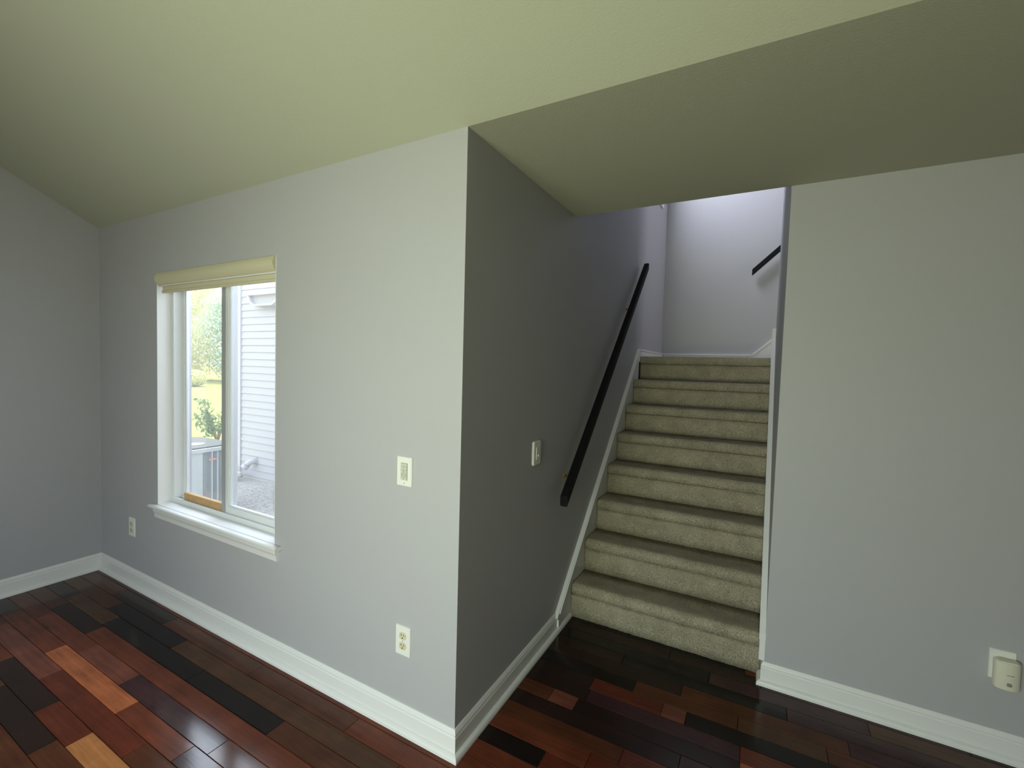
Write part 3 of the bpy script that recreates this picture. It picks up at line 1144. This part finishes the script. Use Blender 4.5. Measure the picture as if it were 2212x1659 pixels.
# air conditioner
t = thing('air_conditioner', 'grey outdoor air conditioning unit standing outside the window', 'air conditioner', (-4.87, 1.32, GZ))
AX0, AX1, AY0, AY1, AZ1 = -5.30, -4.45, 0.92, 1.77, 0.475
MB().box(AX0-0.05, AX1+0.05, AY0-0.05, AY1+0.05, GZ-0.02, GZ+0.05).build('pad', M['concrete'], t)
MB().bbox(AX0+0.03, AX1-0.03, AY0+0.03, AY1-0.03, GZ+0.05, AZ1-0.05, 0.06, 'Z').build('coil', M['acdark'], t)
for (xx, yy) in ((AX0, AY0), (AX1-0.11, AY0), (AX0, AY1-0.11), (AX1-0.11, AY1-0.11)):
    MB().bbox(xx, xx+0.11, yy, yy+0.11, GZ+0.05, AZ1-0.03, 0.035, 'Z').build('corner_post', M['aclight'], t)
MB().box(AX1-0.02, AX1-0.004, AY0+0.11, AY0+0.46, GZ+0.05, AZ1-0.03).build('side_panel', M['aclight'], t)
lv = MB()
for k in range(34):
    y = AY0+0.47 + k*0.0082*1.15
    if y < AY1-0.115:
        lv.box(AX1-0.018, AX1-0.010, y, y+0.004, GZ+0.08, AZ1-0.05)
for k in range(60):
    x = AX0+0.12 + k*0.0105
    if x < AX1-0.12:
        lv.box(x, x+0.004, AY0+0.008, AY0+0.016, GZ+0.08, AZ1-0.05)
        lv.box(x, x+0.004, AY1-0.016, AY1-0.008, GZ+0.08, AZ1-0.05)
o = lv.build('fins', M['acgrey'], t)
o['kind'] = 'stuff'
for yy in (1.47, 1.53, 1.60):
    MB().box(AX1-0.014, AX1, yy, yy+0.014, GZ+0.06, AZ1-0.04).build('rib', M['aclight'], t)
MB().bbox(AX0-0.01, AX1+0.01, AY0-0.01, AY1+0.01, AZ1-0.045, AZ1-0.005, 0.06, 'Z').build('top_cover', M['aclight'], t)
MB().bbox(AX0+0.02, AX1-0.02, AY0+0.02, AY1-0.02, AZ1-0.006, AZ1+0.010, 0.09, 'Z').build('fan_deck', M['deck'], t)
MB().disc((-4.70, 1.43, AZ1+0.014), 0.085, 'Z', 0.010, 24).build('motor_cap', M['pvc'], t)
MB().box(AX1, AX1+0.004, 1.44, 1.52, 0.328, 0.350).build('label_strip', M['pink'], t)

# vegetation


def leaf_cloud(m, c, rad, n, size, rg, shell=0.35, flat=1.0):
    for i in range(n):
        d = Vector((rg.gauss(0, 1), rg.gauss(0, 1), rg.gauss(0, 1)))
        d.normalize()
        r = (shell + (1-shell)*rg.random())
        p = Vector((c[0]+d.x*rad[0]*r, c[1]+d.y*rad[1]*r, c[2]+d.z*rad[2]*r))
        nrm = (d + Vector((rg.uniform(-1, 1), rg.uniform(-1, 1), rg.uniform(-0.6, 1.0)))*0.9).normalized()
        a = nrm.cross(Vector((rg.uniform(-1, 1), rg.uniform(-1, 1), rg.uniform(-0.3, 0.3)))).normalized()
        b_ = nrm.cross(a)
        s1 = size*rg.uniform(0.7, 1.4)
        s2 = s1*0.5
        k = len(m.v)
        m.v += [tuple(p-a*s1), tuple(p-b_*s2), tuple(p+a*s1), tuple(p+b_*s2)]
        m.f.append((k, k+1, k+2, k+3))


def tree(x, y, h, r, mat, label, seed, n=5200, size=0.22, name='tree', cat='tree', low=0.18):
    rg = random.Random(seed)
    t = thing(name, label, cat, (x, y, GZ))
    pts = [(x+rg.uniform(-.1, .1)*i, y+rg.uniform(-.1, .1)*i, GZ+h*0.75*i/4) for i in range(5)]
    MB().tube(pts, [0.22, 0.18, 0.14, 0.1, 0.05], 8).build('trunk', M['bark'], t, smooth=True)
    m = MB()
    K = 26
    for k in range(K):
        u = rg.random()
        zc = GZ + h*(low + (0.93-low)*((k+0.5)/K))
        rr = r*(0.35+0.65*math.sin(PI*min(1, 0.15+0.8*(k+0.5)/K)))
        an = rg.uniform(0, 2*PI)
        cx = x + math.cos(an)*rr*0.5
        cy = y + math.sin(an)*rr*0.5
        q = rr*0.62
        leaf_cloud(m, (cx, cy, zc), (q, q, q*0.75), n//K, size, rg)
    m.build('crown', mat, t)
    return t


TR = [(-35.5, 20.6, 8.6, 3.4, 'leaf_dark', 'tall deep green tree at the lawn edge, centre of the left pane'),
      (-40.5, 18.6, 9.5, 3.6, 'leaf_gold', 'yellow-green tree showing above the other trees, left side of the pane'),
      (-34.0, 24.5, 8.2, 3.2, 'leaf_mid', 'bright green tree at the lawn edge beside the centre bar'),
      (-41.0, 27.0, 10.0, 4.0, 'leaf_gold', 'tall yellow-green tree standing farthest back'),
      (-38.0, 13.0, 9.0, 3.6, 'leaf_mid', 'bright green tree farthest left beyond the lawn'),
      (-29.5, 27.8, 8.0, 3.2, 'leaf_dark', 'deep green tree behind the white corner downspout')]
for i, (x, y, h, r, mt, lb) in enumerate(TR):
    tree(x, y, h, r, M[mt], lb, 20+i, n=13000 if i < 5 else 6000, size=0.12, low=0.08)


def round_bush(x, y, r, label, seed):
    rg = random.Random(seed)
    t = thing('round_bush', label, 'bush', (x, y, GZ), 'clipped bushes at the lawn edge')
    m = MB()
    leaf_cloud(m, (x, y, GZ+r*0.85), (r, r, r*0.86), 2600, 0.07, rg, shell=0.85)
    m.build('foliage', M['leaf_gold'], t)
    MB().ball((x, y, GZ+r*0.8), r*0.8, 14, 9, (1, 1, 0.9)).build('inner_mass', M['leaf_mid'], t, smooth=True)
    MB().tube([(x, y, GZ), (x, y, GZ+r*0.5)], 0.06, 7).build('stem', M['bark'], t)
    return t


round_bush(-30.4, 14.1, 0.62, 'round clipped yellow-green bush at the lawn edge, left one in the pane', 41)
round_bush(-29.4, 15.9, 0.62, 'round clipped bush at the lawn edge beside the window centre bar', 42)

# sapling behind the air conditioner
t = thing('leafy_shrub', 'leafy green shrub rising behind the air conditioning unit', 'shrub', (-9.32, 4.15, GZ))
rg = random.Random(77)
m = MB()
SXp, SYp = -9.32, 4.15
stem = MB()
for k in range(12):
    an = rg.uniform(0, 2*PI)
    ln_ = rg.uniform(0.2, 0.48)
    z1 = GZ + rg.uniform(0.55, 1.0)
    p1 = (SXp+math.cos(an)*ln_, SYp+math.sin(an)*ln_, z1)
    stem.tube([(SXp, SYp, GZ), (SXp+math.cos(an)*ln_*0.3, SYp+math.sin(an)*ln_*0.3, GZ+(z1-GZ)*0.5), p1], [0.014, 0.010, 0.004], 6)
    for q in range(4):
        u = 0.45+0.18*q
        c_ = (SXp+math.cos(an)*ln_*u, SYp+math.sin(an)*ln_*u, GZ+(z1-GZ)*u)
        leaf_cloud(m, c_, (0.15, 0.15, 0.12), 16, 0.045, rg, shell=0.2)
m.build('foliage', M['leaf_shrub'], t)
stem.build('stems', M['bark'], t)
